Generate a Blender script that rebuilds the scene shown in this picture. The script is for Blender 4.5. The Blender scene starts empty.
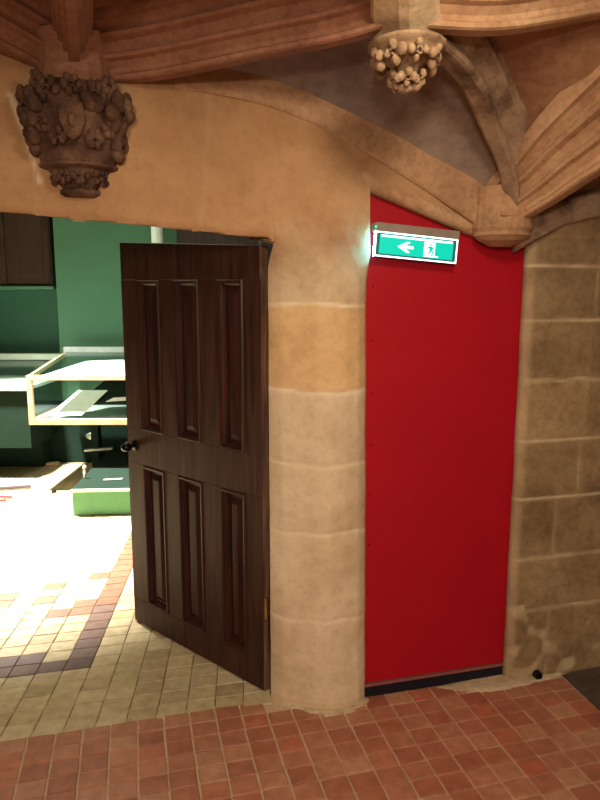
import bpy, bmesh, math, random
from mathutils import Vector, noise, Matrix
random.seed(7)
C = bpy.context.scene.collection
S = bpy.context.scene

# ------------------------------------------------------------ camera
PITCH = math.radians(8.75); F = 650.0; H = 1.6
cd = bpy.data.cameras.new('camera'); cam = bpy.data.objects.new('camera', cd); C.objects.link(cam)
cam.location = (0, 0, H); cam.rotation_euler = (math.radians(90) - PITCH, 0, 0)
cd.sensor_fit = 'VERTICAL'; cd.sensor_height = 32; cd.lens = 32 * F / 800; cd.clip_start = .05
S.camera = cam
S.view_settings.view_transform = 'Standard'; S.view_settings.look = 'None'
S.view_settings.gamma = 1; S.view_settings.use_curve_mapping = False
S.view_settings.exposure = 0.0

# ------------------------------------------------------------ world and lights
w = bpy.data.worlds.new('world'); S.world = w; w.use_nodes = True
w.node_tree.nodes['Background'].inputs[0].default_value = (1.0, .62, .36, 1)
w.node_tree.nodes['Background'].inputs[1].default_value = .10

def light(name, kind, loc, target, energy, color, **kw):
    l = bpy.data.lights.new(name, kind); o = bpy.data.objects.new(name, l); C.objects.link(o)
    o.location = loc; l.energy = energy; l.color = color
    o.rotation_euler = (Vector(target) - Vector(loc)).to_track_quat('-Z', 'Y').to_euler()
    for k, v in kw.items(): setattr(l, k, v)
    return o
WARM = (1.0, .83, .62)
light('warm_room_lamp', 'AREA', (.42, 1.12, 2.46), (.0, 2.2, .7), 13, WARM, shape='DISK', size=.30)
light('warm_rear_fill', 'AREA', (-.35, -1.6, 2.2), (.0, 2.2, .8), 92, WARM, shape='DISK', size=.6)  # added fill behind the viewer, lights pier, floor, door and panel
light('warm_ceiling_bounce', 'AREA', (.1, .2, .35), (.1, 1.6, 2.4), 5, (1.0, .45, .2), shape='DISK', size=1.0)
light('hall_spotlight', 'SPOT', (-2.6, 5.0, 3.2), (-2.2, 4.75, 0), 5200, (1.0, .96, .86), spot_size=math.radians(70), spot_blend=.55, shadow_soft_size=.12)
light('hall_fill', 'AREA', (-1.2, 3.9, 3.0), (-1.0, 3.7, 0), 24, (1.0, .95, .72), shape='DISK', size=1.6)

# ------------------------------------------------------------ projection helpers (pixel of the photograph -> point of the place)
def ray(x, y):
    a = (x - 300) / F; b = (400 - y) / F
    return Vector((a, math.cos(PITCH) + b * math.sin(PITCH), -math.sin(PITCH) + b * math.cos(PITCH)))
CP = Vector((0, 0, H))
def atY(x, y, Y): r = ray(x, y); return CP + r * (Y / r.y)
def atZ(x, y, z=0.0): r = ray(x, y); return CP + r * ((z - H) / r.z)
# frame of the entrance wall: s runs along it, n into it
WA = math.radians(14.5)
O = Vector((.265, 2.435, 0)); U = Vector((math.cos(WA), math.sin(WA), 0)); N = Vector((-math.sin(WA), math.cos(WA), 0))
def L(s, n, z=0.0): return O + U * s + N * n + Vector((0, 0, z))
def onwall(x, y, n=0.0):
    r = ray(x, y); t = ((O + N * n) - Vector((0, 0, 0))).dot(N) / r.dot(N); q = CP + r * t
    return (q - O).dot(U), q.z

# ------------------------------------------------------------ materials
def newmat(name):
    m = bpy.data.materials.new(name); m.use_nodes = True
    return m, m.node_tree.nodes, m.node_tree.links, m.node_tree.nodes['Principled BSDF']
def plain(name, col, rough=.6, metal=0.0, noise_amt=.12, scale=18, bump=.05, emit=None, es=1.0, spec=None, island=False):
    m, nd, lk, b = newmat(name)
    tc = nd.new('ShaderNodeTexCoord'); n = nd.new('ShaderNodeTexNoise'); n.inputs['Scale'].default_value = scale; n.inputs['Detail'].default_value = 6
    lk.new(tc.outputs['Object'], n.inputs['Vector'])
    cr = nd.new('ShaderNodeValToRGB'); lk.new(n.outputs['Fac'], cr.inputs['Fac'])
    a = 1 - noise_amt; c = 1 + noise_amt
    cr.color_ramp.elements[0].position = .3; cr.color_ramp.elements[1].position = .7
    cr.color_ramp.elements[0].color = (col[0]*a, col[1]*a, col[2]*a, 1); cr.color_ramp.elements[1].color = (min(1, col[0]*c), min(1, col[1]*c), min(1, col[2]*c), 1)
    lk.new(cr.outputs['Color'], b.inputs['Base Color'])
    b.inputs['Roughness'].default_value = rough; b.inputs['Metallic'].default_value = metal
    if spec is not None: b.inputs['Specular IOR Level'].default_value = spec
    if bump:
        bp = nd.new('ShaderNodeBump'); bp.inputs['Strength'].default_value = bump; bp.inputs['Distance'].default_value = .01
        lk.new(n.outputs['Fac'], bp.inputs['Height']); lk.new(bp.outputs['Normal'], b.inputs['Normal'])
    if emit:
        b.inputs['Emission Color'].default_value = (*emit, 1); b.inputs['Emission Strength'].default_value = es
    return m
def stone(name, c1, c2, c3, scale=3.0, mortar=(.62, .50, .34), bump=.35, rough=.85, attrs=False, spec=.3, mott=.8):
    """c1 dark patina, c2 body, c3 pale; 'mortar' and 'tint' vertex attributes carry joints and per-block shade"""
    m, nd, lk, b = newmat(name)
    tc = nd.new('ShaderNodeTexCoord')
    n1 = nd.new('ShaderNodeTexNoise'); n1.inputs['Scale'].default_value = scale; n1.inputs['Detail'].default_value = 8; n1.inputs['Roughness'].default_value = .6
    n2 = nd.new('ShaderNodeTexNoise'); n2.inputs['Scale'].default_value = scale * 9; n2.inputs['Detail'].default_value = 8; n2.inputs['Roughness'].default_value = .7
    for n in (n1, n2): lk.new(tc.outputs['Object'], n.inputs['Vector'])
    cr = nd.new('ShaderNodeValToRGB'); e = cr.color_ramp.elements
    e[0].position = .32; e[0].color = (*c1, 1); e[1].position = .72; e[1].color = (*c3, 1); k = e.new(.5); k.color = (*c2, 1)
    lk.new(n1.outputs['Fac'], cr.inputs['Fac'])
    mx = nd.new('ShaderNodeMix'); mx.data_type = 'RGBA'; mx.blend_type = 'MULTIPLY'; mx.inputs[0].default_value = mott
    cr2 = nd.new('ShaderNodeValToRGB'); cr2.color_ramp.elements[0].position = .3; cr2.color_ramp.elements[0].color = (.62, .58, .54, 1); cr2.color_ramp.elements[1].position = .55; cr2.color_ramp.elements[1].color = (1, 1, 1, 1)
    lk.new(n2.outputs['Fac'], cr2.inputs['Fac']); lk.new(cr.outputs['Color'], mx.inputs[6]); lk.new(cr2.outputs['Color'], mx.inputs[7])
    out = mx.outputs[2]
    if attrs:
        at = nd.new('ShaderNodeAttribute'); at.attribute_name = 'tint'
        m2 = nd.new('ShaderNodeMix'); m2.data_type = 'RGBA'; m2.blend_type = 'MULTIPLY'; m2.inputs[0].default_value = 1
        lk.new(out, m2.inputs[6]); lk.new(at.outputs['Color'], m2.inputs[7])
        a2 = nd.new('ShaderNodeAttribute'); a2.attribute_name = 'mortar'
        m3 = nd.new('ShaderNodeMix'); m3.data_type = 'RGBA'; m3.inputs[7].default_value = (*mortar, 1)
        lk.new(a2.outputs['Fac'], m3.inputs[0]); lk.new(m2.outputs[2], m3.inputs[6]); out = m3.outputs[2]
    lk.new(out, b.inputs['Base Color']); b.inputs['Roughness'].default_value = rough; b.inputs['Specular IOR Level'].default_value = spec
    bp = nd.new('ShaderNodeBump'); bp.inputs['Strength'].default_value = bump; bp.inputs['Distance'].default_value = .008
    lk.new(n2.outputs['Fac'], bp.inputs['Height']); lk.new(bp.outputs['Normal'], b.inputs['Normal'])
    return m
def tile_mat(name, cols, rough=.45, bump=.15):
    m, nd, lk, b = newmat(name)
    g = nd.new('ShaderNodeNewGeometry'); cr = nd.new('ShaderNodeValToRGB'); cr.color_ramp.interpolation = 'LINEAR'
    e = cr.color_ramp.elements
    e[0].color = (*cols[0], 1); e[1].color = (*cols[-1], 1)
    for i, c in enumerate(cols[1:-1]): k = e.new((i + 1) / (len(cols) - 1)); k.color = (*c, 1)
    lk.new(g.outputs['Random Per Island'], cr.inputs['Fac'])
    tc = nd.new('ShaderNodeTexCoord'); n = nd.new('ShaderNodeTexNoise'); n.inputs['Scale'].default_value = 22; n.inputs['Detail'].default_value = 8
    lk.new(tc.outputs['Object'], n.inputs['Vector'])
    c2 = nd.new('ShaderNodeValToRGB'); c2.color_ramp.elements[0].position = .3; c2.color_ramp.elements[0].color = (.66, .62, .6, 1); c2.color_ramp.elements[1].position = .7; c2.color_ramp.elements[1].color = (1, 1, 1, 1)
    lk.new(n.outputs['Fac'], c2.inputs['Fac'])
    mx = nd.new('ShaderNodeMix'); mx.data_type = 'RGBA'; mx.blend_type = 'MULTIPLY'; mx.inputs[0].default_value = .9
    lk.new(cr.outputs['Color'], mx.inputs[6]); lk.new(c2.outputs['Color'], mx.inputs[7]); lk.new(mx.outputs[2], b.inputs['Base Color'])
    b.inputs['Roughness'].default_value = rough
    bp = nd.new('ShaderNodeBump'); bp.inputs['Strength'].default_value = bump; bp.inputs['Distance'].default_value = .006
    lk.new(n.outputs['Fac'], bp.inputs['Height']); lk.new(bp.outputs['Normal'], b.inputs['Normal'])
    return m
def wood(name, c1, c2, rough=.4, stretch=(14, 14, 1.0), spec=.5):
    m, nd, lk, b = newmat(name)
    tc = nd.new('ShaderNodeTexCoord'); mp = nd.new('ShaderNodeMapping'); mp.inputs['Scale'].default_value = stretch
    n = nd.new('ShaderNodeTexNoise'); n.inputs['Scale'].default_value = 3; n.inputs['Detail'].default_value = 9; n.inputs['Distortion'].default_value = .6
    lk.new(tc.outputs['Object'], mp.inputs['Vector']); lk.new(mp.outputs['Vector'], n.inputs['Vector'])
    cr = nd.new('ShaderNodeValToRGB'); e = cr.color_ramp.elements; e[0].position = .35; e[0].color = (*c1, 1); e[1].position = .68; e[1].color = (*c2, 1)
    lk.new(n.outputs['Fac'], cr.inputs['Fac']); lk.new(cr.outputs['Color'], b.inputs['Base Color'])
    b.inputs['Roughness'].default_value = rough; b.inputs['Specular IOR Level'].default_value = spec
    bp = nd.new('ShaderNodeBump'); bp.inputs['Strength'].default_value = .15; bp.inputs['Distance'].default_value = .004
    lk.new(n.outputs['Fac'], bp.inputs['Height']); lk.new(bp.outputs['Normal'], b.inputs['Normal'])
    return m
def glassmat(name, tint=(.9, 1, .96), rough=.03, fac=.85):
    m, nd, lk, b = newmat(name)
    t = nd.new('ShaderNodeBsdfTransparent'); t.inputs[0].default_value = (*tint, 1)
    g = nd.new('ShaderNodeBsdfGlossy'); g.inputs['Roughness'].default_value = rough
    mx = nd.new('ShaderNodeMixShader'); mx.inputs[0].default_value = 1 - fac
    lk.new(t.outputs[0], mx.inputs[1]); lk.new(g.outputs[0], mx.inputs[2]); lk.new(mx.outputs[0], nd['Material Output'].inputs['Surface'])
    return m
M = {
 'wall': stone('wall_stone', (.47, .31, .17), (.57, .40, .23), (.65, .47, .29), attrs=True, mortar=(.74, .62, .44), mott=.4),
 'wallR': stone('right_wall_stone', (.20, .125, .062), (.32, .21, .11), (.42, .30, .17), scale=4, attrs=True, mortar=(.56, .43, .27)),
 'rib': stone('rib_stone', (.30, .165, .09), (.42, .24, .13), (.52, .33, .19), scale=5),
 'ribred': stone('red_bounce_rib_stone', (.23, .10, .06), (.32, .145, .085), (.40, .20, .12), scale=5),  # left ribs: red bounce light put into the stone colour
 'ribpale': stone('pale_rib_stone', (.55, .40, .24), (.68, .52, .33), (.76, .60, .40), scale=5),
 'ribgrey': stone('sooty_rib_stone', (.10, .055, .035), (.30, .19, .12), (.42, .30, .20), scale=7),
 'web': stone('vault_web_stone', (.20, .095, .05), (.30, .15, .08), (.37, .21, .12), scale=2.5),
 'webgrey': stone('grey_vault_web_stone', (.17, .12, .10), (.26, .19, .15), (.32, .24, .19), scale=2.5),
 'carve': stone('dark_carved_stone', (.05, .024, .014), (.13, .065, .038), (.26, .15, .09), scale=14, bump=.8),
 'bosscarve': stone('pale_carved_stone', (.18, .10, .055), (.36, .23, .13), (.50, .35, .21), scale=20, bump=.6),
 'mortar': stone('lime_mortar', (.42, .30, .19), (.56, .43, .28), (.66, .53, .37), scale=9, bump=.6),
 'darkfloor': stone('dark_floor_stone', (.05, .035, .028), (.09, .065, .05), (.13, .095, .07), scale=6),
 'grout': plain('light_grout', (.52, .36, .24), .9, scale=60, bump=.3),
 'grout2': plain('dark_grout', (.16, .125, .07), .9, scale=60, bump=.3),
 'terra': tile_mat('terracotta_tiles', [(.36, .12, .07), (.46, .19, .115), (.40, .145, .085), (.54, .28, .17), (.42, .155, .09), (.50, .23, .14), (.48, .15, .08)], .42),
 'yellow': tile_mat('ochre_tiles', [(.52, .41, .235), (.62, .51, .31), (.46, .36, .21), (.66, .55, .34), (.56, .45, .27)], .35),
 'purple': tile_mat('purple_brown_tiles', [(.12, .07, .06), (.17, .10, .085), (.20, .11, .08)], .35),
 'brown': tile_mat('red_brown_tiles', [(.24, .10, .055), (.28, .13, .075)], .35),
 'red': plain('red_painted_board', (.35, .002, .010), .6, noise_amt=.04, scale=5, bump=.02, spec=.25),
 'black': plain('black_rubber', (.006, .006, .012), .5, spec=.3),
 'greyrail': plain('grey_metal_trim', (.28, .10, .09), .5, .3),
 'door': wood('dark_stained_oak', (.026, .0085, .0055), (.066, .023, .015), .45, spec=.25),
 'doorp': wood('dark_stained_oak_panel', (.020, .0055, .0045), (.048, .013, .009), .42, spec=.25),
 'worn': wood('worn_door_edge_wood', (.05, .02, .012), (.20, .11, .07), .6),
 'iron': plain('black_iron', (.012, .011, .012), .35, .8),
 'brass': plain('old_brass', (.50, .33, .10), .35, .9),
 'green': plain('green_wall_paint', (.034, .115, .07), .7, noise_amt=.05, scale=3, bump=.03),
 'greenB': plain('green_pilaster_paint', (.046, .135, .075), .7, noise_amt=.05, scale=3, bump=.03),
 'greendk': plain('shaded_dark_green_paint', (.007, .017, .011), .9, spec=.1, noise_amt=.1, bump=.03),  # dark green, taken near black to carry shade below the cases
 'greenblk': plain('mid_green_paint', (.10, .30, .13), .6, noise_amt=.05, bump=.02),
 'pine': wood('pale_pine', (.55, .36, .20), (.72, .52, .32), .5, (3, 14, 14)),
 'dkwood': wood('dark_brown_cupboard_wood', (.020, .009, .006), (.045, .020, .013), .45),
 'white': plain('white_board', (.80, .82, .78), .6, noise_amt=.02, bump=0),
 'paper': plain('pale_blue_white_paper', (.66, .78, .76), .6, noise_amt=.03, bump=0),
 'graymetal': plain('light_grey_metal', (.45, .48, .47), .35, .6, bump=0),
 'glass': glassmat('vitrine_glass', rough=.12, fac=.72),
 'redstick': plain('red_painted_stick', (.55, .02, .03), .5),
 'darkstick': plain('dark_brown_stick', (.05, .03, .035), .5),
 'plaster': plain('pale_plaster_ceiling', (.45, .44, .38), .9),
 'signgreen': plain('exit_sign_teal', (.0, .45, .36), .4, noise_amt=0, bump=0, emit=(.0, .42, .31), es=1.0),
 'signwhite': plain('exit_sign_white', (.9, 1, .97), .4, noise_amt=0, bump=0, emit=(.80, 1.0, .95), es=2.0),
 'signedge': plain('exit_sign_lit_edge', (.7, 1, .95), .4, noise_amt=0, bump=0, emit=(.10, .75, 1.0), es=260.0),
 'housing': plain('exit_sign_grey_housing', (.24, .19, .15), .5, bump=.02),
 'acrylic': plain('exit_sign_dark_acrylic', (.03, .10, .10), .15, noise_amt=0, bump=0, emit=(.02, .10, .12), es=.6),
 'led': plain('green_indicator', (0, .8, .2), .4, bump=0, noise_amt=0, emit=(.0, 1.0, .25), es=4),
}

# ------------------------------------------------------------ mesh helpers
class MB:
    def __init__(s): s.v = []; s.f = []; s.m = []
    def add(s, vs, fs, mi=0):
        k = len(s.v); s.v += [tuple(v) for v in vs]; s.f += [tuple(i + k for i in f) for f in fs]; s.m += [mi] * len(fs)
    def box(s, org, ax, ay, az, mi=0, bev=0.0):
        """box with corner org and edge vectors"""
        org, ax, ay, az = map(Vector, (org, ax, ay, az))
        if bev <= 0:
            vs = [org + ax*i + ay*j + az*k for k in (0, 1) for j in (0, 1) for i in (0, 1)]
            s.add(vs, [(0, 2, 3, 1), (4, 5, 7, 6), (0, 1, 5, 4), (2, 6, 7, 3), (0, 4, 6, 2), (1, 3, 7, 5)], mi); return
        bm = bmesh.new(); bmesh.ops.create_cube(bm, size=1)
        mt = Matrix((ax, ay, az)).transposed().to_4x4(); mt.translation = org + (ax + ay + az) / 2
        bmesh.ops.transform(bm, matrix=mt, verts=bm.verts)
        bmesh.ops.bevel(bm, geom=bm.edges[:], offset=bev, segments=2, affect='EDGES', profile=.6)
        bm.verts.index_update(); s.add([v.co.copy() for v in bm.verts], [[v.index for v in f.verts] for f in bm.faces], mi); bm.free()
    def prism(s, poly, off, mi=0):
        """closed polygon poly extruded by off"""
        n = len(poly); a = [Vector(p) for p in poly]; b = [p + Vector(off) for p in a]
        s.add(a + b, [tuple(range(n))[::-1], tuple(range(n, 2*n))] + [(i, (i+1) % n, n + (i+1) % n, n + i) for i in range(n)], mi)
    def tube(s, pts, r, seg=10, mi=0, cap=True):
        pts = [Vector(p) for p in pts]; k0 = len(s.v); n = len(pts); vs = []; fs = []
        for i, p in enumerate(pts):
            t = (pts[min(i+1, n-1)] - pts[max(i-1, 0)]).normalized()
            up = Vector((0, 0, 1)) if abs(t.z) < .9 else Vector((1, 0, 0))
            a = t.cross(up).normalized(); b = t.cross(a).normalized(); rr = r[i] if isinstance(r, (list, tuple)) else r
            for j in range(seg): th = 2*math.pi*j/seg; vs.append(p + a*math.cos(th)*rr + b*math.sin(th)*rr)
        for i in range(n-1):
            for j in range(seg): fs.append((i*seg+j, i*seg+(j+1) % seg, (i+1)*seg+(j+1) % seg, (i+1)*seg+j))
        if cap: fs.append(tuple(range(seg))[::-1]); fs.append(tuple(range((n-1)*seg, n*seg)))
        s.add(vs, fs, mi)
    def blob(s, c, rx, ry, rz, rot=0, tilt=0, mi=0, seg=12, amp=0.0, fr=40):
        vs = []; fs = []; R = Matrix.Rotation(rot, 3, 'Z') @ Matrix.Rotation(tilt, 3, 'Y'); c = Vector(c); K = seg // 2
        for i in range(K + 1):
            ph = math.pi * i / K
            for j in range(seg):
                th = 2*math.pi*j/seg; d = Vector((math.sin(ph)*math.cos(th)*rx, math.sin(ph)*math.sin(th)*ry, math.cos(ph)*rz))
                p = c + R @ d
                if amp: p += (R @ d).normalized() * amp * noise.noise(p * fr)
                vs.append(p)
        for i in range(K):
            for j in range(seg): fs.append((i*seg+j, (i+1)*seg+j, (i+1)*seg+(j+1) % seg, i*seg+(j+1) % seg))
        s.add(vs, fs, mi)
    def build(s, name, mats, parent=None, smooth=False, loc=None):
        me = bpy.data.meshes.new(name); off = Vector(loc) if loc is not None else Vector((0, 0, 0))
        me.from_pydata([Vector(v) - off for v in s.v], [], s.f)
        for m in (mats if isinstance(mats, list) else [mats]): me.materials.append(m)
        for p, mi in zip(me.polygons, s.m): p.material_index = mi; p.use_smooth = smooth
        bm = bmesh.new(); bm.from_mesh(me); bmesh.ops.remove_doubles(bm, verts=bm.verts, dist=1e-6); bmesh.ops.recalc_face_normals(bm, faces=bm.faces); bm.to_mesh(me); bm.free()
        o = bpy.data.objects.new(name, me); C.objects.link(o); o.location = off
        if parent: o.parent = parent; o.location = off - parent.location
        return o
def tag(o, label, cat, group=None, kind=None):
    o['label'] = label; o['category'] = cat
    if group: o['group'] = group
    if kind: o['kind'] = kind
    return o
def struct(o): o['kind'] = 'structure'; return o
def empty(name, loc): e = bpy.data.objects.new(name, None); C.objects.link(e); e.location = loc; e.empty_display_size = .1; return e
def sm(a, b, x): t = max(0, min(1, (x - a) / (b - a))); return t*t*(3-2*t)
def lerp(a, b, t): return a + (b - a) * t
def interp(pts, x):
    if x <= pts[0][0]: return pts[0][1]
    for (a, b), (c, d) in zip(pts, pts[1:]):
        if x <= c: return lerp(b, d, (x - a) / (c - a))
    return pts[-1][1]
def crom(P, n):
    """smooth curve through points"""
    P = [Vector(p) for p in P]; Q = [P[0]*2 - P[1]] + P + [P[-1]*2 - P[-2]]; out = []
    for i in range(1, len(Q) - 2):
        for k in range(n):
            t = k / n; a, b, c, d = Q[i-1], Q[i], Q[i+1], Q[i+2]
            out.append(.5 * ((2*b) + (c-a)*t + (2*a-5*b+4*c-d)*t*t + (3*b-a-3*c+d)*t**3))
    out.append(P[-1]); return out

# ------------------------------------------------------------ masonry walls
def masonry(name, s0, s1, zb, zt, nf, joints, tints, mat, res=.009, thick=.10, rough=.004, extra=(), shift=lambda s, z: 0.0):
    """grid surface in wall coordinates; zb(s) is the ragged lower edge; joints(s,z)->0..1; tints(s,z)->rgb"""
    S_ = sorted([s0 + (s1 - s0) * i / int((s1 - s0) / res) for i in range(int((s1 - s0) / res) + 1)] + list(extra)); ns = len(S_) - 1
    Z_ = [zt * j / int(zt / res) for j in range(int(zt / res) + 1)]; nz = len(Z_) - 1; vs = []; fs = []; mo = []; ti = []; idx = {}
    def vert(i, j):
        b = zb(S_[i]); z = max(Z_[j], b); k = (i, round(z, 6))
        if k not in idx:
            s = S_[i]; q = Vector((s, z, 0)); g = joints(s, z); idx[k] = len(vs)
            n = nf(s, z) + rough * (noise.noise(q * 5) * 1.6 + .5 * noise.noise(q * 23) + .25 * noise.noise(q * 60)) + .0035 * g
            vs.append(L(s + shift(s, z), n, z)); mo.append(g * (.45 + .55 * min(1, max(0, .6 + noise.noise(q * 14))))); ti.append(tints(s, z))
        return idx[k]
    for i in range(ns):
        b0, b1 = zb(S_[i]), zb(S_[i+1])
        for j in range(nz):
            top = Z_[j+1]
            if top <= min(b0, b1) or (abs(b0 - b1) > .4 and top <= max(b0, b1)): continue
            f = []
            for v in (vert(i, j), vert(i+1, j), vert(i+1, j+1), vert(i, j+1)):
                if v not in f: f.append(v)
            if len(f) > 2: fs.append(tuple(f))
    me = bpy.data.meshes.new(name); me.from_pydata(vs, [], fs); me.materials.append(mat)
    at = me.attributes.new('mortar', 'FLOAT', 'POINT'); at.data.foreach_set('value', mo)
    ct = me.attributes.new('tint', 'FLOAT_COLOR', 'POINT'); ct.data.foreach_set('color', [c for t in ti for c in (*t, 1)])
    for p in me.polygons: p.use_smooth = True
    o = bpy.data.objects.new(name, me); C.objects.link(o)
    md = o.modifiers.new('thickness', 'SOLIDIFY'); md.thickness = thick; md.offset = -1
    return struct(o)
NW = -.04
PIER = [(-.372, .092), (-.362, .07), (-.335, .035), (-.275, -.003), (-.22, -.04), (-.167, -.057), (-.10, -.055), (-.045, -.044), (-.012, -.022), (0.0, 0.0)]
COURSE = [1.806, 1.585, 1.262, .985, .722, .376, .03]
LINT = [(-2.0, 1.93), (-1.65, 1.905), (-1.20, 1.868), (-.85, 1.845), (-.50, 1.818), (-.40, 1.812), (-.3721, 1.798)]
ARCHB = [(-.02, 2.03)] + [onwall(x, y, NW) for x, y in ((385, 190), (410, 201), (440, 214), (465, 225), (480, 232), (505, 238), (530, 244))]
def zb_left(s):
    if -.372 <= s <= 0: return 0.0
    return interp(LINT, s) + .004 * noise.noise(Vector((s*9, 3, 1))) if s < 0 else interp(ARCHB, s)
def nf_left(s, z):
    p = interp(PIER, s)
    if s < -.372 or s > 0: return NW + (.010 * math.exp(-((z - zb_left(s)) / .012) ** 2))
    k = sm(1.70, 1.84, z + .06 * (s + .37) / .37)
    return lerp(p, NW, k)
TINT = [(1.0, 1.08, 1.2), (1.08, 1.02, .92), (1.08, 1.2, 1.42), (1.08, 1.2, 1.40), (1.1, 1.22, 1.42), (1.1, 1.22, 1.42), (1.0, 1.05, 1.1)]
def jl(s, z):
    g = 0
    if -.372 <= s <= 0:
        for k, c in enumerate(COURSE[1:6]):
            cz = c + .012 * math.sin(s * 9 + k) * (s + .2) * 6 + .006 * noise.noise(Vector((s*14, c*9, 0)))
            g = max(g, math.exp(-((z - cz) / .007) ** 2))
    # faint fissured joints on the wall above the lintel
    g = max(g, .10 * math.exp(-((s + .62 - .10*(z-1.9) + .01*noise.noise(Vector((z*8, 0, 0)))) / .010) ** 2) * (1 if 1.84 < z < 2.3 else 0))
    for (a, b, c, d, ww) in MARKS:
        # pale mortar smears around the carved corbel
        t = max(0, min(1, ((s-a)*(c-a) + (z-b)*(d-b)) / ((c-a)**2 + (d-b)**2))); dd = math.hypot(s - a - t*(c-a), z - b - t*(d-b))
        g = max(g, .95 * math.exp(-(dd / (ww + .004*noise.noise(Vector((s*30, z*30, 5))))) ** 2))
    return g
def mk(x0, y0, x1, y1, w): return (*onwall(x0, y0, NW), *onwall(x1, y1, NW), w)
MARKS = [mk(10, 96, 24, 130, .008), mk(24, 130, 40, 182, .007)]
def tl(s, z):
    r = noise.noise(Vector((s*3, z*6, 2))); up_ = (.72 + .12*r, .58 + .12*r, .49 + .11*r)  # wall above the lintel: vault shadow put into the tint
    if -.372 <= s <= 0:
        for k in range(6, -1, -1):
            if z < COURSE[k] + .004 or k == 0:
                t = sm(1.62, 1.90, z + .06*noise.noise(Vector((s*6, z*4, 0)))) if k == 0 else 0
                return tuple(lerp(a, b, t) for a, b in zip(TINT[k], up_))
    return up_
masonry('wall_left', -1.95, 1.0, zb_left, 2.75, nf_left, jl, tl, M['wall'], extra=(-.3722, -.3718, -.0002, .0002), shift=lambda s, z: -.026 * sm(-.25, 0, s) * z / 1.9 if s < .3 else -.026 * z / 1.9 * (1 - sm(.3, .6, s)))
# core masonry behind the facing: door jamb, mass above the rebate
mb = MB()
mb.box(L(-.345, .075), U*.29, N*.26, (0, 0, 2.75))
mb.box(L(-2.1, .075, 2.02), U*1.75, N*.26, (0, 0, .73))
mb.box(L(-.05, .14), U*1.10, N*.20, (0, 0, 2.75))
struct(mb.build('wall_back', M['wall']))
mb = MB(); mb.box(L(-2.95, -.04), U*1.15, N*.38, (0, 0, 2.75)); struct(mb.build('wall_left', M['wall']))

RC = [1.83, 1.732, 1.523, 1.285, 1.04, .80, .544, .316, 0.0]
NR = -.058
def sR(z): return onwall(527, 245, NR)[0] + (1.807 - z) * .012
SR0 = .615
VJ = {0: [.93], 1: [.93], 2: [], 3: [], 4: [.90], 5: [.80], 6: [], 7: [.80]}
def jr(s, z):
    g = 0
    for c in RC[1:-1]:
        g = max(g, math.exp(-((z - c - .004*noise.noise(Vector((s*12, c*7, 0)))) / .006) ** 2))
    for i in range(len(RC) - 1):
        if RC[i+1] < z <= RC[i]:
            for x in VJ.get(i, []) + [SR0 + .62]: g = max(g, .8 * math.exp(-((s - x - .003*noise.noise(Vector((z*12, 0, 4)))) / .004) ** 2))
    g = max(g, .55 * math.exp(-((s - SR0) / .022) ** 2))
    if z < .35: g = max(g, .7 * sm(.15, .35, noise.noise(Vector((s*11, z*11, 8)))) )
    return g
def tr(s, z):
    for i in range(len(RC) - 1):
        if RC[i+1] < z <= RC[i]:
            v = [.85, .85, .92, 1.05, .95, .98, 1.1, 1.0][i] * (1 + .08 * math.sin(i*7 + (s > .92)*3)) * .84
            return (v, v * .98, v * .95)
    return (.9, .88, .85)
def nr(s, z): return NR + .035 * math.exp(-((s - SR0) / .012) ** 2)
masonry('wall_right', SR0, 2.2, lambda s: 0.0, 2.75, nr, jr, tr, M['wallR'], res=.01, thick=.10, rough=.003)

# ------------------------------------------------------------ floors
def clip_tiles(mb, org, u, v, nu, nv, rng, keep, colf, gap=.0075, h=.0065, jit=.0016, row_off=0.0):
    for i in range(rng[0], rng[1]):
        for j in range(rng[2], rng[3]):
            ctr = org + u*((i + .5) * nu + row_off * (j % 3)) + v*(j + .5) * nv
            if not keep(ctr): continue
            hu = nu/2 - gap/2; hv = nv/2 - gap/2
            top = h + random.uniform(-.0007, .0007); cs = []
            for a, b in ((-1, -1), (1, -1), (1, 1), (-1, 1)):
                cs.append(ctr + u*(a*hu + random.uniform(-jit, jit)) + v*(b*hv + random.uniform(-jit, jit)))
            lo = [c + Vector((0, 0, .0)) for c in cs]; c0 = sum(cs, Vector()) / 4
            mid = [c + Vector((0, 0, top - .0015)) for c in cs]; hi = [c + (c0 - c).normalized()*.0028 + Vector((0, 0, top)) for c in cs]
            mb.add(lo + mid + hi, [(0,1,5,4),(1,2,6,5),(2,3,7,6),(3,0,4,7),(4,5,9,8),(5,6,10,9),(6,7,11,10),(7,4,8,11),(8,9,10,11)], colf(i, j, ctr))
TH0 = atZ(30, 732); TH1 = atZ(262, 700); TD = (TH1 - TH0).normalized(); TN = Vector((-TD.y, TD.x, 0))
DK0 = atZ(562, 676); DK1 = atZ(600, 712); DD = (DK1 - DK0).normalized(); DNn = Vector((DD.y, -DD.x, 0))
def side(p, a, n): return (p - a).dot(n)
mb = MB(); mb.box((-3.2, -2.2, -.02), (6.4, 0, 0), (0, 5.6, 0), (0, 0, .021), 0)
def keep_near(p):
    if side(p, TH0, TN) > -.03 and p.x < .3: return False
    s = (p - O).dot(U); n = (p - O).dot(N)
    if s > -.42 and n > -.035: return False
    if s > .55 and n > -.09: return False
    if DNn.dot(p - DK0) < .0 if DNn.x < 0 else DNn.dot(p - DK0) > 0: return False
    return -2.4 < p.x < 2.0 and p.y > -1.6
ug = Vector((math.cos(WA), math.sin(WA), 0)); vg = Vector((-math.sin(WA), math.cos(WA), 0))
clip_tiles(mb, TH1 - vg*.012, ug, vg, .098, .080, (-28, 28, -50, 3), keep_near, lambda i, j, c: 1)
struct(mb.build('floor', [M['grout'], M['terra']]))
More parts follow.
